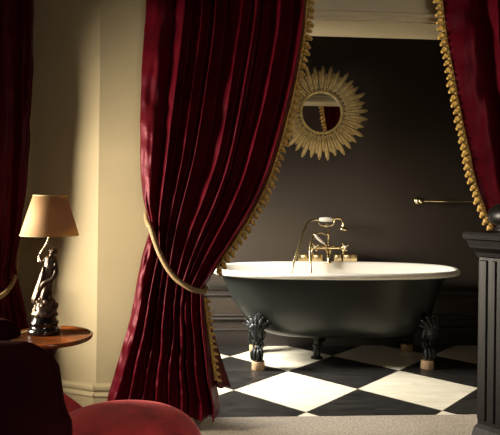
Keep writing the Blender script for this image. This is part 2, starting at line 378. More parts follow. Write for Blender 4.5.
def claw(bm):
    """cast leg, local: -Y outwards to the front; base at z=0, top .29"""
    path = catmull([(0, .055, .30), (0, .01, .285), (0, -.028, .245), (0, -.03, .20), (0, .004, .15), (0, .018, .11), (0, .0, .07), (0, -.02, .045)], 5)
    tube(bm, path, [.030, .042, .050, .046, .030, .021, .022, .030], 14)
    ball(bm, (0, -.012, .036), .036, (1.0, 1.0, .95))
    for k in range(4):       # toes over the ball
        a = (-1.5+k)*.62; s, c = math.sin(a), math.cos(a)
        t = catmull([(s*.012, .002, .082), (s*.034, -.012-c*.022, .078), (s*.046, -.014-c*.040, .050), (s*.042, -.014-c*.040, .020), (s*.034, -.012-c*.030, .004)], 4)
        tube(bm, t, [.012, .015, .0125, .010, .004], 8)
    def leaf(base, tip, w, bend):
        base, tip = Vector(base), Vector(tip); d = tip-base; n = Vector((0, -1, 0)); s = d.cross(n).normalized()
        P = [base+d*t+n*(bend*math.sin(t*PI)+.012*t) for t in (0, .25, .5, .75, .92, 1)]
        ws = [.4, .9, 1, .75, .5, .15]; rr = []
        for p, q in zip(P, ws):
            rr.append([bm.verts.new(p+s*w*q*x+n*z*w*.5) for x, z in ((-1, 0), (-.5, .5), (0, .15), (.5, .5), (1, 0), (0, -.5))])
        for A, B in zip(rr, rr[1:]):
            for i in range(6): bm.faces.new((A[i], A[(i+1) % 6], B[(i+1) % 6], B[i]))
        bm.faces.new(rr[0]); bm.faces.new(rr[-1])
        ball(bm, P[-1]+n*.004, w*.55, seg=8)
    for i in range(7):       # acanthus fan on the knee
        a = (i-3)*.42; L = .095-.006*abs(i-3)
        leaf((math.sin(a)*.012, -.062, .235), (math.sin(a)*L*1.3, -.045+abs(i-3)*.008, .235+math.cos(a)*L*.95), .015, .014)
    for i in range(5):
        a = (i-2)*.5
        leaf((math.sin(a)*.01, -.066, .225), (math.sin(a)*.062, -.060+abs(i-2)*.008, .225+math.cos(a)*.055), .012, .016)
    for i in (-1, 1):        # scrolls down the leg
        P = catmull([(i*.035, -.04, .225), (i*.052, -.035, .20), (i*.046, -.022, .165), (i*.026, -.005, .145), (i*.018, -.02, .155), (i*.030, -.03, .172)], 5)
        tube(bm, P, [.012, .013, .010, .008, .006], 8)
        P = catmull([(i*.02, .0, .14), (i*.034, .0, .115), (i*.03, -.01, .092), (i*.014, -.02, .088)], 5)
        tube(bm, P, [.008, .010, .008, .006], 8)
    leaf((0, -.06, .21), (0, -.022, .125), .020, .010)
bm = bmesh.new(); claw(bm); foot = build('claw_foot', bm, M['iron'], tub)
spots = [(at(258, 369, 4.14).x, 4.135, -.35), (1.545, 4.135, .35), (.345, 4.56, PI+.35), (1.545, 4.56, PI-.35)]
blk0 = None
BLK = ['pale wood block under the front left claw foot of the bath', 'brownish wood block under the front right claw foot of the bath', 'wood block under the rear left claw foot, peeking out behind the front one', 'wood block under the rear right claw foot near the dark wainscot']
for i, (x, y, a) in enumerate(spots):
    f = foot if i == 0 else foot.copy()
    if i: C.objects.link(f); f.parent = tub
    f.location = (x-TX, y-TY, 0); f.rotation_euler = (0, 0, a)
    if i == 0:
        bm = bmesh.new(); lathe(bm, [(0, 0), (.044, 0), (.046, .003), (.046, .057), (.043, .06), (0, .06)], 28); blk0 = build('wood_block', bm, M['block'], auto=40)
        b = blk0
    else:
        b = blk0.copy(); C.objects.link(b)
    b.location = (x-.012*math.sin(-a)*0+.0, y-(.012 if i < 2 else -.012), 0); tag(b, BLK[i], 'block', 'round wood blocks under the bath feet')
# waste pipe under the bath
px = at(317, 345, 4.4).x
bm = bmesh.new()
lathe(bm, [(0, 0), (.046, 0), (.046, .008), (.032, .018), (.026, .03), (.026, .085), (.034, .09), (.034, .105), (.024, .11), (.022, .165), (.033, .17), (.033, .19), (.02, .2), (0, .2)], 20, (px, 4.4, 0))
tube(bm, catmull([(px, 4.4, .12), (px+.03, 4.42, .125), (px+.07, 4.5, .13), (px+.07, 4.70, .13)], 6), .018, 12)
tag(build('waste_pipe', bm, M['pipe'], auto=40), 'dark waste pipe and trap standing under the middle of the bath', 'pipe')

# ------------------------------------------------------------------ bath tap with hand shower
YT = 4.70
tp = at(326, 261, YT)
SC = YT/F        # metres per photo pixel at the tap
tap = thing('bath_mixer_tap', (tp.x, YT, tp.z), 'antique brass bath mixer tap with telephone hand shower on the back rim', 'tap')
def T(px, py, dy=0): return at(px, py, YT+dy)-tp
bm = bmesh.new()
for a, b in ((297.5, 310), (311, 322), (333, 341), (342, 356.5)):
    lo = T(a, 263); hi = T(b, 254)
    box(bm, (lo.x, -.028, lo.z), (hi.x, .03, hi.z), .007)
box(bm, (T(296, 0).x, -.036, T(0, 263.5).z), (T(358, 0).x, .036, T(0, 260.5).z), .004)
build('mounting_plate', bm, M['brass'], tap, auto=40)
bm = bmesh.new()
tube(bm, [T(311, 248), T(326, 247.5, -.01), T(344, 248)], [.014, .017, .014], 12)
for x in (312, 343.5):
    lathe(bm, [(.022, 0), (.022, .008), (.012, .014), (.011, .05), (.018, .055), (.018, .066), (.011, .07), (.013, .10), (.02, .106), (.02, .118), (0, .125)], 18, T(x, 261, 0))
lathe(bm, [(.02, 0), (.014, .01), (.014, .06), (.023, .075), (.026, .095), (.021, .115), (.012, .125), (.015, .135), (.008, .15), (.007, .21), (.012, .215), (.012, .225), (.006, .23), (.006, .262), (0, .262)], 18, T(328, 262, 0))
for x in (319, 337.5): ball(bm, T(x, 247.7, -.005), .016, (1, 1, 1), seg=12)
build('mixer_body', bm, M['brass'], tap)
bm = bmesh.new()
tube(bm, catmull([T(328, 250, -.01), T(328, 253, -.05), T(328.5, 258, -.085), T(329, 262.5, -.095)], 6), [.014, .014, .013, .016], 12)
lathe(bm, [(.014, 0), (.021, .004), (.021, .02), (.016, .026), (0, .026)], 16, T(329, 264.5, -.095))
build('spout', bm, M['brass'], tap)
for x, s in ((314.5, -1), (344.5, 1)):
    bm = bmesh.new(); c = T(x, 247, -.05)
    tube(bm, [T(x, 247.5, 0), c], .008, 10)
    ball(bm, c, .012, seg=12)
    for k in range(4):
        a = k*PI/2+.5; d = Vector((math.cos(a), 0, math.sin(a)))
        tube(bm, [c, c+d*.018, c+d*.026, c+d*.034, c+d*.038], [.005, .005, .008, .008, .004], 8)
    h = build('cross_handle', bm, M['brass'], tap)
    bm = bmesh.new(); lathe(bm, [(.011, 0), (.011, .006), (.008, .010), (0, .011)], 14, c+Vector((0, -.010, 0)), Vector((0, -1, 0)))
    tag(build('handle_cap', bm, M['ceramic'], h), 'white porcelain cap')
bm = bmesh.new()   # diverter lever
tube(bm, [T(314.3, 234.8, -.03), T(317, 237.5, -.03), T(321, 241, -.025), T(324, 243.5, -.02)], [.008, .014, .012, .008], 12)
lv_ = build('diverter_lever', bm, M['ceramic'], tap); tag(lv_, 'white porcelain diverter lever')
bm = bmesh.new()
tube(bm, [T(323, 242.5, -.02), T(328, 247, 0)], [.007, .009], 10)
build('lever_stem', bm, M['brass'], lv_)
bm = bmesh.new(); ball(bm, T(313.8, 234.4, -.03), .007, seg=10); build('lever_knob', bm, M['brass'], lv_)
bm = bmesh.new()   # cradle
tube(bm, catmull([T(318.5, 220.5), T(319, 223.5), T(322, 225.6), T(326.5, 226), T(331, 225.6), T(334, 223.5), T(334.5, 220.5)], 5), .0055, 8)
for x in (318.5, 334.5): ball(bm, T(x, 220), .0075, seg=10)
lathe(bm, [(.008, 0), (.01, .006), (.005, .012), (.005, .03), (0, .03)], 12, T(326.5, 227.5))
tube(bm, catmull([T(326, 235, 0), T(322, 233, 0), T(318, 233.2, -.01), T(315, 234.5, -.02)], 5), .006, 10)
build('cradle', bm, M['brass'], tap)
bm = bmesh.new()
d = Vector((1, 0, .02)).normalized()
lathe(bm, [(.0, 0), (.010, .001), (.017, .012), (.020, .055), (.0175, .10), (.010, .112), (0, .113)], 18, T(319, 219.6), d)
hs = build('handset_grip', bm, M['ceramic'], tap); tag(hs, 'white porcelain grip of the hand shower')
bm = bmesh.new()
tube(bm, catmull([T(333, 219.0), T(338, 218.3), T(341.5, 219.5), T(343, 223), T(343.2, 227)], 6), [.012, .010, .009, .009, .012], 10)
lathe(bm, [(.010, .022), (.018, .016), (.034, .006), (.036, -.008), (.030, -.012), (0, -.012)], 20, T(343.6, 229), Vector((.12, 0, 1)))
build('shower_head', bm, M['brass'], hs)
bm = bmesh.new()
tube(bm, catmull([T(319, 219.8, 0), T(314, 220, -.01), T(308.5, 222.5, -.04), T(303.5, 232, -.09), T(299, 246, -.15), T(293.5, 263, -.2), T(291, 275, -.22)], 8), .0095, 10, lobes=2, twist=300)
build('shower_hose', bm, M['brass'], tap)
bm = bmesh.new()
tube(bm, catmull([T(318, 233.2, -.01), T(314, 236, -.03), T(310.8, 243, -.06), T(310, 255, -.10), T(311.2, 274, -.16)], 8), .0095, 10)
build('riser_tube', bm, M['brass'], tap)

# ------------------------------------------------------------------ sunburst mirror
YM = BK-.03; mc = at(321.5, 112.5, YM); ms = YM/F
mir = thing('sunburst_mirror', (mc.x, BK, mc.z), 'round gilded sunburst mirror with petal rays hanging above the bath', 'mirror')
mir.rotation_euler = (0, 0, 0)
bm = bmesh.new(); lathe(bm, [(0, 0), (.20, 0), (.20, .012), (.165, .02), (0, .02)], 48, (0, 0, 0), Vector((0, -1, 0))); build('backing', bm, M['dark_ring'], mir, auto=40)
def petal(L0, L1, w, out):
    bm = bmesh.new(); n = 9; rr = []
    for i in range(n+1):
        t = i/n; r = L0+(L1-L0)*t
        ww = w*(.45+.55*math.sin(min(1, t*1.25)*PI/2)) * (1 if t < .72 else math.sqrt(max(0.0, 1-((t-.72)/.285)**2)))
        y = -out-.012*math.sin(t*PI)-.006*t
        rr.append([bm.verts.new((x*ww, y-z, r)) for x, z in ((-1, -.001), (-.55, .006), (0, .001), (.55, .006), (1, -.001), (0, -.006))])
    for A, B in zip(rr, rr[1:]):
        for i in range(6): bm.faces.new((A[i], A[(i+1) % 6], B[(i+1) % 6], B[i]))
    bm.faces.new(rr[0]); bm.faces.new(rr[-1]); return bm
p1 = build('petal', petal(.17, .386, .0185, .008), M['gilt'], mir)
p2 = build('petal', petal(.17, .332, .0135, .034), M['gilt'], mir)
for k in range(34):
    for p, off in ((p1, 0), (p2, .5)):
        o = p if k == 0 else p.copy()
        if k: C.objects.link(o); o.parent = mir
        o.rotation_euler = (0, (k+off)*2*PI/34+.03, 0)
        s = 1+.035*math.sin(k*2.4+off*9); o.scale = (1, 1, s)
bm = bmesh.new(); lathe(bm, [(.158, .02), (.160, .046), (.168, .052), (.176, .048), (.180, .040), (.198, .036), (.204, .028), (.200, .018), (.158, .018)], 64, (0, 0, 0), Vector((0, -1, 0)), ring=True)
build('frame_ring', bm, M['gilt'], mir)
bm = bmesh.new(); lathe(bm, [(.178, .030), (.178, .042), (.196, .042), (.196, .030)], 64, (0, 0, 0), Vector((0, -1, 0)), ring=True)
build('dark_groove', bm, M['dark_ring'], mir, auto=40)
bm = bmesh.new()
for k in range(56):
    a = 2*PI*k/56; ball(bm, (.187*math.cos(a), -.044, .187*math.sin(a)), .0068, seg=8)
build('beading', bm, M['gilt'], mir)
bm = bmesh.new(); lathe(bm, [(0, .030), (.159, .030), (.159, .026), (0, .026)], 64, (0, 0, 0), Vector((0, -1, 0)))
mg = build('mirror_glass', bm, M['mirror'], mir, smooth=False); mg.rotation_euler = (math.radians(.5), 0, 0)

# ------------------------------------------------------------------ towel rail on the back wall
a = at(421, 201, BK-.07); b = at(492, 204.5, BK-.07); b.z = a.z
tr = thing('towel_rail', (a.x, BK, a.z), 'thin brass towel rail with ball end on the dark bathroom wall', 'towel rail')
L = b.x-a.x
bm = bmesh.new(); tube(bm, [(0.01, -.07, 0), (L, -.07, 0)], .0085, 10); build('rail', bm, M['brass'], tr)
for x in (0, L):
    bm = bmesh.new(); lathe(bm, [(.034, 0), (.034, .006), (.022, .012), (.012, .02), (.012, .055), (.022, .058), (.026, .07), (.022, .084), (.010, .09), (0, .092)], 20, (x, 0, 0), Vector((0, -1, 0)))
    build('bracket', bm, M['brass'], tr)

# ------------------------------------------------------------------ curtains
def arc(P, n):
    P = catmull(P, 10); d = [0]
    for a, b in zip(P, P[1:]): d.append(d[-1]+(b-a).length)
    out = []; j = 0
    for i in range(n+1):
        s = d[-1]*i/n
        while j < len(d)-2 and d[j+1] < s: j += 1
        f = (s-d[j])/max(1e-9, d[j+1]-d[j]); out.append(P[j].lerp(P[j+1], min(1, f)))
    return out
def curtain_mesh(L1, R1, L2, R2, folds, amps, sag, seed, nu=260, nt=70, latk=.35, bl=0.0):
    """L1/R1: edges from the top to the tie; L2/R2: from the tie to the floor (3D points)"""
    rnd = random.Random(seed)
    la, ra, lb, rb = arc(L1, nt), arc(R1, nt), arc(L2, nt), arc(R2, nt)
    LL = la+lb[1:]; RR = ra+rb[1:]; n = len(LL)
    # irregular folds
    wds = [rnd.uniform(.5, 1.6) for _ in range(folds)]; wds[0] = 1.5; tot = sum(wds); edges = [0]
    for q in wds: edges.append(edges[-1]+q/tot)
    fa = [rnd.uniform(.5, 1.25) for _ in range(folds)]; fa[0] = .45; ph = [rnd.uniform(0, 6) for _ in range(folds)]
    bm = bmesh.new(); grid = []
    for i in range(n):
        s = i/nt            # 0..1 upper, 1..2 lower
        A = amps[0]+(amps[1]-amps[0])*s*1.0 if s < 1 else amps[2]
        if s < 1: A = amps[0]*(1-s**2.2)+amps[1]*s**2.2
        else: A = amps[1]+(amps[2]-amps[1])*min(1, (s-1)*1.7)
        sg = (s**3 if s < 1 else max(0, (2-s))**1.5)
        l, r = LL[i], RR[i]; h = (r-l); h.z = 0; nrm = Vector((h.y, -h.x, 0)).normalized(); hd = h.normalized()
        row = []
        for k in range(nu+1):
            u = k/nu
            f = 0
            while f < folds-1 and edges[f+1] < u: f += 1
            loc = (u-edges[f])/(edges[f+1]-edges[f])
            up = u
            p = l.lerp(r, up)
            p += sag*(4*u*(1-u))*sg
            env = fa[f]
            x = 2*PI*loc
            sk = .16*math.sin(1.7*s+ph[f]); lw = loc+sk*math.sin(PI*loc)**2      # folds lean and wander
            x = 2*PI*lw
            w1 = (1-math.cos(x))/2
            w1 = w1**(.6+.25*math.sin(2.2*s+ph[f]))
            dsp = A*env*(w1*2-1)
            nn = noise.noise(Vector((u*9, s*3.2, seed*3.1)))
            n2 = noise.noise(Vector((u*26+s*3, s*11, seed*1.7+5)))
            n3 = noise.noise(Vector((u*7+s*2, s*17, seed*2.3)))
            dsp += A*.30*nn + .007*n2 + .009*n3*(1+1.2*math.exp(-u*6))
            lat = A*latk*math.sin(x)*env+ A*.25*noise.noise(Vector((u*5, s*4, seed+9)))*math.sin(PI*u)
            # crumple around the tie
            cr = math.exp(-((s-1)/.10)**2)
            dsp += .010*cr*noise.noise(Vector((u*18, s*26, seed)))
            p = p+nrm*dsp+hd*lat*(math.sin(PI*u)**.3 if 0 < u < 1 else 0)
            row.append(bm.verts.new(p))
        grid.append(row)
    for A_, B_ in zip(grid, grid[1:]):
        for k in range(nu): bm.faces.new((A_[k], A_[k+1], B_[k+1], B_[k]))
    le = [g[0].co.copy() for g in grid]; re = [g[-1].co.copy() for g in grid]
    return bm, le, re
def fabric(name, bm, m, parent, th=.004):
    o = build(name, bm, m, parent)
    md = o.modifiers.new('thickness', 'SOLIDIFY'); md.thickness = th; md.offset = 0
    return o
# one tassel: a bell on a short stem, pointing along +X, hanging slightly
bm = bmesh.new()
lathe(bm, [(.003, -.004), (.007, .001), (.0165, .008), (.0175, .013), (.014, .020), (.0095, .028), (.0085, .032), (.0088, .036), (.0055, .041), (0, .0425)], 12, (0, 0, 0), Vector((1, 0, 0)), wob=lambda a, h: 1+.12*math.cos(6*a) if h > .015 else 1)
tas_me = bpy.data.meshes.new('tassel'); bm.to_mesh(tas_me); bm.free(); tas_me.materials.append(M['gold_silk']); tas_me.polygons.foreach_set('use_smooth', [True]*len(tas_me.polygons))
def trim_on(parent, pts, outdir, step=.0375, sc=1.0, label='gold braid edging with hanging bell tassels', droop=.5):
    bm = bmesh.new(); P = arc(pts, max(20, int(len(pts))))
    tube(bm, P, .0085, 8, flat=1.0, lobes=2, twist=260)
    tr = build('fringe_trim', bm, M['gold_silk'], parent); tr['label'] = label
    d = 0; acc = step*.5; cnt = 0
    for a, b in zip(P, P[1:]):
        seg = (b-a).length
        while acc <= d+seg and seg > 0:
            p = a.lerp(b, (acc-d)/seg); t = (b-a).normalized()
            o = outdir-t*outdir.dot(t); o.normalize()
            v = (o+t*droop*(1 if t.z < 0 else -1)+Vector((0, random.uniform(-.25, .1), random.uniform(-.15, .15)))).normalized()
            ob = bpy.data.objects.new('tassel', tas_me); C.objects.link(ob); ob.parent = tr
            ob.location = p+v*.004; ob.rotation_mode = 'QUATERNION'; ob.rotation_quaternion = Vector((1, 0, 0)).rotation_difference(v)
            k = sc*random.uniform(.88, 1.12); ob.scale = (k, k, k)
            acc += step*random.uniform(.94, 1.06); cnt += 1
        d += seg
    return tr
def px3(lst, Y): return [at(p[0], p[1], p[2] if len(p) > 2 else Y) for p in lst]
def rope(name, pts, r, label, m=None):
    bm = bmesh.new(); P = arc(pts, 240)
    tube(bm, P, r, 18, lobes=6, twist=95)
    o = build(name, bm, m or M['rope']); return tag(o, label, 'tieback')
YC = 3.04
ctl = thing('curtain', at(190, 430, YC), 'deep crimson silk curtain tied back with gold tasselled edge, left of the bath', 'curtain', 'crimson curtains')
ctl.location = (0, 0, 0)
bm, le, re = curtain_mesh(px3([(147, -70), (146, 0), (142, 60), (140, 130), (142, 190), (151, 226)], YC),
    px3([(312, -70), (308, 0), (304, 40), (296, 85), (285, 130), (270, 178), (252, 215), (234, 243), (219, 265), (204, 288)], YC),
    px3([(151, 226), (141, 262), (130, 318), (119, 358), (108, 396), (103, 427)], YC),
    px3([(204, 288), (206, 320), (210, 350), (214, 378), (219, 402), (219, 417)], YC),
    9, (.046, .022, .05), (at(174, 272, YC)-at(178, 258, YC)), 3)
fabric('curtain_panel', bm, M['silk'], ctl)
nt = 70
trim_on(ctl, [re[i]+Vector((.004, -.004, 0)) for i in range(0, nt-2, 3)], Vector((1, 0, -.15)))
# lining turned out beneath, with its own tassels
bm = bmesh.new(); n = 40; rows = []
Lp = arc(px3([(203, 296), (206, 325), (210, 355), (214, 385)], YC+.04), n); Rp = arc(px3([(206, 296), (213, 330), (222, 360), (231, 386)], YC+.10), n)
for i in range(n+1):
    rows.append([bm.verts.new(Lp[i].lerp(Rp[i], k/16)+Vector((0, .018*math.sin(k/16*9+i*.04)*i/n, -.012*math.sin(k/16*PI)*i/n))) for k in range(17)])
for A_, B_ in zip(rows, rows[1:]):
    for k in range(16): bm.faces.new((A_[k], A_[k+1], B_[k+1], B_[k]))
tag(fabric('curtain_lining', bm, M['lining'], ctl), 'brown lining turned out at the hem')
trim_on(ctl, px3([(205, 297), (208, 322), (212, 350), (216, 380)], YC+.0), Vector((1, 0, -.1)), sc=.6, step=.034)
hook = at(146.5, 214, YW-.03)
rope('curtain_tieback', [hook, at(147.5, 222, YC+.03), at(151, 229, YC-.045), at(157, 247, YC-.062), at(165, 264, YC-.070), at(175, 277.5, YC-.072), at(187, 286.5, YC-.068), at(198, 291, YC-.045), at(205, 291, YC), at(204, 286, YC+.07), at(185, 268, YC+.085), at(163, 236, YC+.085), hook], .0125, 'gold rope tieback around the large crimson curtain left of the bath')
# right hand curtain
ctr = thing('curtain', (0, 0, 0), 'crimson silk curtain with gold tassels at the right edge above the post', 'curtain', 'crimson curtains')
bm, le, re = curtain_mesh(px3([(440, -70), (444, 0), (449, 40), (456, 80), (464, 120), (472, 160), (483, 203), (500, 240), (530, 283)], YC),
    px3([(640, -70), (632, 60), (615, 160), (590, 238)], YC), px3([(530, 283), (534, 330), (536, 380), (533, 424)], YC), px3([(590, 238), (600, 300), (620, 370), (640, 424)], YC),
    7, (.058, .026, .055), Vector((0, 0, -.04)), 11)
fabric('curtain_panel', bm, M['silk'], ctr)
trim_on(ctr, [le[i]+Vector((-.004, -.004, 0)) for i in range(0, nt-2, 3)], Vector((-1, 0, -.15)))
rope('curtain_tieback', [at(596, 224, YW-.03), at(592, 236, YC-.05), at(570, 268, YC-.07), at(548, 284, YC-.07), at(528, 288, YC-.04), at(525, 286, YC+.05), at(560, 262, YC+.09), at(596, 224, YW-.03)], .0125, 'gold rope tieback of the right curtain, beyond the frame edge')
# left window curtain
ctw = thing('curtain', (0, 0, 0), 'dark crimson curtain at the far left edge behind the lamp', 'curtain', 'crimson curtains')
bm, le, re = curtain_mesh([at(-34, -95, 2.95), at(-33, 60, 2.95), at(-30, 160, 2.96), at(-22, 240, 3.02), at(-12, 296, 3.10)],
    [at(36, -60, 3.315), at(35, 60, 3.315), at(31, 150, 3.315), at(24, 215, 3.315), at(15, 262, 3.29)],
    [at(-12, 296, 3.10), at(-20, 340, 3.06), at(-24, 426, 3.02)], [at(15, 262, 3.29), at(26, 310, 3.30), at(34, 350, 3.315), at(36, 402, 3.315)],
    6, (.032, .014, .032), Vector((0, 0, -.02)), 5, nu=140)
fabric('curtain_panel', bm, M['silk'], ctw)
rope('curtain_tieback', [at(19, 248, 3.345), at(17.5, 262, 3.30), at(15, 277, 3.27), at(8, 290, 3.16), at(-2, 298, 3.06), at(-12, 300, 3.03), at(-22, 296, 3.06), at(-18, 284, 3.2), at(2, 262, 3.315), at(19, 248, 3.345)], .0115, 'gold rope tieback around the dark curtain at the far left edge')
# rods (above the frame, seen from the side)
bm = bmesh.new(); tube(bm, [(-.72, YC, 2.585), (2.25, YC, 2.585)], .016, 14)
for x in (-.74, 2.27): ball(bm, (x, YC, 2.585), .03)
for x in (-.64, 2.18): tube(bm, [(x, YC, 2.585), (x, YW, 2.585)], .009, 8)
tag(build('curtain_rod', bm, M['brass']), 'brass curtain rod over the bathroom opening, above the frame', 'curtain rod')

# ------------------------------------------------------------------ newel post at the right
YN = 2.2
nw = at(475, 300, YN); nr = .115
pz = lambda y: at(490, y, YN).z
ang = math.radians(38)
cx = nw.x+nr*math.sqrt(2)*math.cos(math.radians(45)-ang)*1.0
post = thing('newel_post', (cx, YN+.02, .01), 'black panelled newel post with moulded cap at the right edge', 'post', rz=ang)
bm = bmesh.new()
def sq(bm, prof, bev=.0):
    rings = []
    for h, z in prof:
        rings.append([bm.verts.new((a*h, b*h, z)) for a, b in ((-1, -1), (1, -1), (1, 1), (-1, 1))])
    for A_, B_ in zip(rings, rings[1:]):
        for i in range(4): bm.faces.new((A_[i], A_[(i+1) % 4], B_[(i+1) % 4], B_[i]))
    bm.faces.new(rings[0]); bm.faces.new(rings[-1])
S0 = nr*.80
z1 = pz(253)-.01; zt = pz(232)-.01
sq(bm, [(S0, .30), (S0, z1)])
for sx, sy in ((0, -1), (-1, 0), (1, 0), (0, 1)):    # raised stiles and flutes
    for o in (-.8, -.35, 0.1-.1+.0, .35, .8):
        w_ = .014 if abs(o) > .5 else .007
        if sx == 0: box(bm, (o*S0-w_, sy*S0-.006, .34), (o*S0+w_, sy*S0+.006, z1-.03), .003)
        else: box(bm, (sx*S0-.006, o*S0-w_, .34), (sx*S0+.006, o*S0+w_, z1-.03), .003)
build('shaft', bm, M['blackwood'], post, smooth=False)
bm = bmesh.new(); sq(bm, [(S0+.022, 0), (S0+.022, .26), (S0+.016, .28), (S0+.01, .31), (S0, .325)]); build('plinth', bm, M['blackwood'], post, smooth=False)
bm = bmesh.new(); sq(bm, [(S0, z1-.02), (S0+.008, z1-.015), (S0+.012, z1), (S0+.028, z1+.018), (S0+.030, z1+.026), (S0+.036, zt-.034), (S0+.044, zt-.028), (S0+.048, zt-.012), (S0+.044, zt-.002), (S0+.01, zt+.002)]); build('cap', bm, M['blackwood'], post, smooth=False)
bm = bmesh.new(); lathe(bm, [(.075, 0), (.078, .012), (.06, .02), (.088, .035), (.098, .06), (.092, .085), (.066, .105), (.03, .117), (0, .12)], 28, (0, 0, zt)); build('finial', bm, M['blackwood'], post)

# ------------------------------------------------------------------ side table
tc = at(50, 340, 2.6); tz = tc.z+.014
tb = thing('side_table', (tc.x, 2.6, .01), 'small round polished wooden tripod side table carrying the statuette lamp', 'table')
tz -= .01; RT = .180
bm = bmesh.new(); lathe(bm, [(0, tz-.016), (RT-.03, tz-.016), (RT-.006, tz-.010), (RT, tz-.002), (RT, tz+.006), (RT-.005, tz+.010), (RT-.011, tz+.006), (RT-.016, tz), (0, tz)], 64)
build('table_top', bm, M['wood'], tb)
bm = bmesh.new(); lathe(bm, [(0, .10), (.022, .10), (.026, .13), (.034, .16), (.030, .2), (.018, .24), (.014, .30), (.018, .36), (.030, .40), (.022, .44), (.017, .46), (.026, .50), (.045, tz-.03), (.055, tz-.016), (0, tz-.016)], 24)
build('pedestal', bm, M['darkwood'], tb)
for k in range(3):
    a = k*2*PI/3+.5; d = Vector((math.cos(a), math.sin(a), 0))
    bm = bmesh.new(); tube(bm, catmull([d*.01+Vector((0, 0, .14)), d*.06+Vector((0, 0, .13)), d*.12+Vector((0, 0, .07)), d*.17+Vector((0, 0, .018)), d*.195+Vector((0, 0, .012))], 6), [.02, .018, .014, .012, .012], 10)
    build('leg', bm, M['darkwood'], tb)

# ------------------------------------------------------------------ statuette lamp
YLp = 2.67; lz = tz+.01; lp = at(44.5, 330, YLp)
K = YLp/F
lamp = thing('table_lamp', (lp.x, YLp, lz), 'table lamp with bronze draped woman figure and tan conical shade', 'lamp')
zb = lz
base_y = HY+(CH-lz)/K          # photo row of the table top at the lamp
def G(px, py, dy=0):
    p = at(px, py, YLp); return Vector((p.x-lp.x, dy, p.z-lz))
def zz(py): return G(44.5, py).z
bm = bmesh.new(); lathe(bm, [(0, 0), (.068, 0), (.071, .004), (.071, .020), (.066, .026), (.060, .029), (.058, .040), (.062, .046), (.062, .054), (.054, .062), (.052, .076), (.046, .080), (0, .080)], 40); build('base', bm, M['blackbase'], lamp)
bm = bmesh.new()
zs = .080
lathe(bm, [(0, zs-.004), (.050, zs-.002), (.052, zs+.012), (.045, zs+.03), (.040, zs+.05), (.034, zs+.068), (.024, zs+.085), (0, zs+.09)], 36, (0, 0, 0), wob=lambda a, h: 1+.10*math.sin(5*a+h*90)+.07*math.sin(11*a-h*160))
rr = random.Random(4)
for k in range(26):
    a = rr.uniform(0, 2*PI); h = rr.uniform(.0, .075); r = .047-.30*h
    ball(bm, (r*math.cos(a), r*math.sin(a), zs+h+.008), rr.uniform(.008, .014), (1, 1, .8), seg=8)
build('rock_mound', bm, M['bronze'], lamp)
# draped figure: robe as folded loft, body grown from a skeleton
bm = bmesh.new(); seg = 40; rings = []
robe = [(42.5, 303, .040, .034), (42.5, 298, .040, .036), (43.5, 292, .036, .034), (45, 286, .034, .032), (46.5, 280, .033, .031), (48, 274, .033, .030), (49.2, 269, .029, .026), (50, 265, .023, .021), (50.5, 261, .026, .022), (50.5, 257.5, .027, .020), (50.5, 255.5, .014, .013)]
for px_, py_, rx, ry in robe:
    c = G(px_, py_); ring = []
    amp = .16*min(1, max(.15, (py_-262)/34))
    for i in range(seg):
        a = 2*PI*i/seg; f = 1+amp*math.sin(7*a+py_*.10)+amp*.5*math.sin(3*a-py_*.05)
        ring.append(bm.verts.new(c+Vector((rx*f*math.cos(a), ry*f*math.sin(a), 0))))
    rings.append(ring)
for A_, B_ in zip(rings, rings[1:]):
    for i in range(seg): bm.faces.new((A_[i], A_[(i+1) % seg], B_[(i+1) % seg], B_[i]))
bm.faces.new(rings[0]); bm.faces.new(rings[-1])
# swag of cloth across the hips and down the left
tube(bm, catmull([G(56, 262, -.012), G(57, 272, -.02), G(53, 279, -.030), G(46, 282, -.030), G(41, 290, -.02), G(37.5, 301, -.01)], 6), [.007, .011, .011, .010, .010, .013], 8)
tube(bm, catmull([G(45, 266, -.018), G(44, 276, -.026), G(40.5, 288, -.022), G(37, 299, -.0)], 6), [.006, .009, .010, .012], 8)
build('robe', bm, M['bronze'], lamp)
def skin(name, verts, edges, rad, m, parent, lvl=2, root=0):
    me = bpy.data.meshes.new(name); me.from_pydata([tuple(v) for v in verts], edges, [])
    o = link(name, me, parent, m, False)
    sk = o.modifiers.new('skin', 'SKIN'); sk.use_smooth_shade = True
    for i, r in enumerate(rad):
        me.skin_vertices[0].data[i].radius = (r, r)
        me.skin_vertices[0].data[i].use_root = (i == root)
    sb = o.modifiers.new('sub', 'SUBSURF'); sb.levels = lvl; sb.render_levels = lvl
    return o
V = [G(50, 268), G(50.5, 262), G(50.7, 258.5), G(51.3, 256), G(52.2, 253.5), G(52.6, 250.6),      # spine, neck, head
     G(46.5, 259.2), G(42.2, 262.2, -.006), G(40.3, 258), G(39.7, 254.5),                            # raised arm to the stem
     G(54.8, 259.6), G(57.2, 265, -.012), G(53, 268.6, -.028), G(49.8, 266, -.032)]                            # arm folded at the waist
E_ = [(0, 1), (1, 2), (2, 3), (3, 4), (4, 5), (2, 6), (6, 7), (7, 8), (8, 9), (2, 10), (10, 11), (11, 12), (12, 13)]
Rd = [.022, .022, .018, .0085, .0135, .0125, .0105, .0085, .0068, .006, .0105, .0085, .0065, .005]
fig = skin('figure_body', V, E_, Rd, M['bronze'], lamp)
bm = bmesh.new(); ball(bm, G(53.2, 251.5, .004), .0165, (1.0, 1, .95), seg=14); ball(bm, G(55.4, 252.6, .008), .009, seg=10)
for k in range(9):
    a = k*.7; ball(bm, G(53, 251.4)+Vector((.014*math.cos(a), .013*math.sin(a)+.003, .005)), .0055, seg=8)
ball(bm, G(50.2, 252.9, -.010), .003, seg=6)
build('hair', bm, M['bronze'], fig)
bm = bmesh.new()
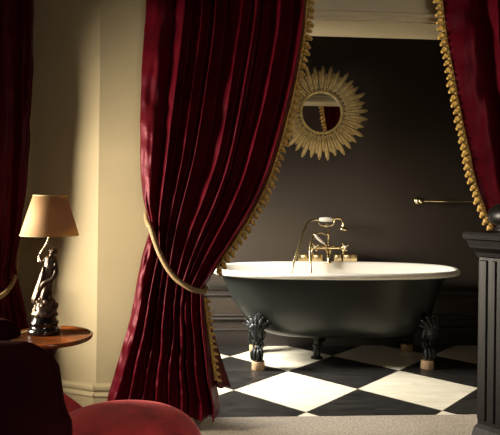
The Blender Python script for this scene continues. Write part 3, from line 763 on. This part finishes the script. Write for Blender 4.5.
for k in range(5):   # fingers round the stem
    tube(bm, [G(40.2, 255.6-k*.45, -.004), G(38.9, 255.5-k*.45, -.007), G(38.7, 255.3-k*.45, .003)], .0016, 6)
build('hand', bm, M['bronze'], fig)
# small putto-like bundle of drapery and rock beside the knees
bm = bmesh.new()
for px_, py_, dy, r in ((50.5, 297, -.02, .016), (53, 301, -.016, .016), (48, 301, -.03, .015), (56, 305, -.01, .014), (40, 303, -.02, .014), (51.5, 292.5, -.016, .010), (45, 305, -.034, .014), (36.5, 306, 0, .012)):
    ball(bm, G(px_, py_, dy), r, (1, .9, 1.1), seg=10)
build('drapery_bundle', bm, M['bronze'], lamp)
bm = bmesh.new()
tube(bm, catmull([G(38.8, 262, .0), G(39.4, 256.5, .0), G(41, 252, .0), G(45, 246, 0), G(48, 240, 0), G(49.2, 234, 0), G(49.4, 222, 0)], 6), .0042, 10)
lathe(bm, [(.006, 0), (.012, .004), (.012, .03), (.008, .036), (0, .036)], 14, G(49.4, 226))
build('stem', bm, M['brass'], lamp)
bm = bmesh.new()
c0 = G(49.7, 235); c1 = G(50.2, 195.5); h = c1.z-c0.z
lathe2 = [(.124, 0), (.071, h)]
n = 64; r0 = [bm.verts.new(c0+Vector((.124*math.cos(2*PI*i/n), .124*math.sin(2*PI*i/n), 0))) for i in range(n)]
r1 = [bm.verts.new(Vector((c1.x, 0, c0.z+h))+Vector((.071*math.cos(2*PI*i/n), .071*math.sin(2*PI*i/n), 0))) for i in range(n)]
for i in range(n): bm.faces.new((r0[i], r0[(i+1) % n], r1[(i+1) % n], r1[i]))
sh = fabric('lamp_shade', bm, M['shade'], lamp, .002)
bm = bmesh.new()
tube(bm, [c0+Vector((.1245*math.cos(2*PI*i/64), .1245*math.sin(2*PI*i/64), 0)) for i in range(64)], .0022, 6, closed=True)
tube(bm, [Vector((c1.x, 0, c1.z))+Vector((.0715*math.cos(2*PI*i/64), .0715*math.sin(2*PI*i/64), 0)) for i in range(64)], .0022, 6, closed=True)
for k in range(3):
    a = k*2*PI/3; tube(bm, [G(49.6, 222), Vector((c1.x, 0, c1.z-.02))+Vector((.08*math.cos(a), .08*math.sin(a), 0))], .0015, 6)
build('shade_ring', bm, M['cord'], sh)
bm = bmesh.new(); tube(bm, catmull([(-.062, 0, .012), (-.08, -.01, .008), (-.10, -.03, .005), (-.12, -.05, .004), (-.135, -.06, .004)], 6), .0035, 8); tag(build('power_cord', bm, M['cord'], lamp), 'pale cord leaving the base')

# ------------------------------------------------------------------ armchair
YS = 1.98
sc_ = at(125, 410, YS)
ac = thing('armchair', (sc_.x, YS, .01), 'low velvet armchair in front, dark rounded back and domed red seat', 'armchair')
ox, oy = sc_.x, YS
def sups(bm, c, r, e1=.8, e2=.8, nu=48, nv=28):
    rings = []
    for j in range(1, nv):
        v = -PI/2+PI*j/nv; ring = []
        cv = math.copysign(abs(math.cos(v))**e1, math.cos(v)); sv = math.copysign(abs(math.sin(v))**e1, math.sin(v))
        for i in range(nu):
            u = 2*PI*i/nu
            cu = math.copysign(abs(math.cos(u))**e2, math.cos(u)); su = math.copysign(abs(math.sin(u))**e2, math.sin(u))
            ring.append(bm.verts.new((c[0]+r[0]*cv*cu, c[1]+r[1]*cv*su, c[2]+r[2]*sv)))
        rings.append(ring)
    for A_, B_ in zip(rings, rings[1:]):
        for i in range(nu): bm.faces.new((A_[i], A_[(i+1) % nu], B_[(i+1) % nu], B_[i]))
    bm.faces.new(rings[0]); bm.faces.new(rings[-1])
bm = bmesh.new(); sups(bm, (-.01, 0, sc_.z-.15-.01), (.272, .27, .15), .85, .9); seat = build('seat_cushion', bm, M['velvet'], ac)
seat['label'] = 'domed red velvet seat'
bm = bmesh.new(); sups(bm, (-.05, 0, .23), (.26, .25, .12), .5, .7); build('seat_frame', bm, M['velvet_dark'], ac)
# wrap-round back: plan arc, outline height by angle
def P2(px_, Y, z=None):
    p = at(px_, 300, Y); return (p.x-ox, Y-oy)
plan = [(-.46, .20), (-.52, .14), (-.56, .04), (-.565, -.08), (-.53, -.19), (-.45, -.27), (-.36, -.315), (-.27, -.335), (-.18, -.34), (-.10, -.335)]
def prof_h(i, X, Y): pass
rowsP = catmull([(a, b, 0) for a, b in plan], 6)
def top_z(X, Y):
    px_ = 250+F*((X*cfw.y-Y*cfw.x)/(X*cfw.x+Y*cfw.y))
    return px_
tops = {}
def hgt(px_, Y):
    pts = [(-200, 322), (0, 330), (14, 335), (30, 342), (44, 349), (54, 356), (61, 367), (64, 380), (65, 398), (70, 413), (80, 432), (90, 446), (140, 470), (250, 480)]
    for (a, ya), (b, yb) in zip(pts, pts[1:]):
        if a <= px_ <= b:
            y = ya+(yb-ya)*(px_-a)/(b-a); return CH-(y-HY)/F*Y
    return .5
bm = bmesh.new(); rings = []; n = len(rowsP)
for i, p in enumerate(rowsP):
    t = (rowsP[min(i+1, n-1)]-rowsP[max(i-1, 0)]).normalized(); nr_ = Vector((-t.y, t.x, 0))
    X, Y = p.x+ox, p.y+oy; pxx = top_z(X, Y)
    zt_ = hgt(pxx, Y) if i > n*.35 else .755
    if i > n*.35: zt_ = min(zt_, .80)
    zt_ -= .01
    th = .042; ring = []
    for dx, dz in ((-.7, None), (-1, .12), (-1, zt_-.05), (-.85, zt_-.022), (-.5, zt_-.004), (0, zt_+.003), (.5, zt_-.004), (.85, zt_-.022), (1, zt_-.05), (1, .12), (.7, None)):
        z = .10 if dz is None else dz
        ring.append(bm.verts.new(p+nr_*th*dx+Vector((0, 0, z))))
    rings.append(ring)
for A_, B_ in zip(rings, rings[1:]):
    m_ = len(A_)
    for k in range(m_): bm.faces.new((A_[k], A_[(k+1) % m_], B_[(k+1) % m_], B_[k]))
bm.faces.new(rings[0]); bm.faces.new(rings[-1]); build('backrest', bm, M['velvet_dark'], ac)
# padded roll at the head of the back
rl = at(5, 326, 2.14)
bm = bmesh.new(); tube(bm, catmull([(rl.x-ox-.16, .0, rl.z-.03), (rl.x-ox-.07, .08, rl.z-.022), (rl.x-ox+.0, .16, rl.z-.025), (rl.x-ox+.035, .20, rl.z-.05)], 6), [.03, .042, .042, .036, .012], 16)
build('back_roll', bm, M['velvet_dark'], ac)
# far arm, low
fa_ = at(72, 411, 2.27)
bm = bmesh.new(); tube(bm, catmull([(-.46, .20, .50), (-.36, .26, .46), (fa_.x-ox, .285, fa_.z-.02), (fa_.x-ox+.06, .27, fa_.z-.07), (fa_.x-ox+.08, .24, fa_.z-.13)], 6), [.035, .042, .044, .04, .03], 16)
build('armrest', bm, M['velvet'], ac)
for x, y in ((.16, -.16), (.16, .16), (-.34, -.18), (-.34, .16)):
    bm = bmesh.new(); lathe(bm, [(0, 0), (.014, 0), (.018, .02), (.014, .04), (.024, .10), (.03, .16), (0, .16)], 16, (x, y, 0)); build('leg', bm, M['darkwood'], ac)
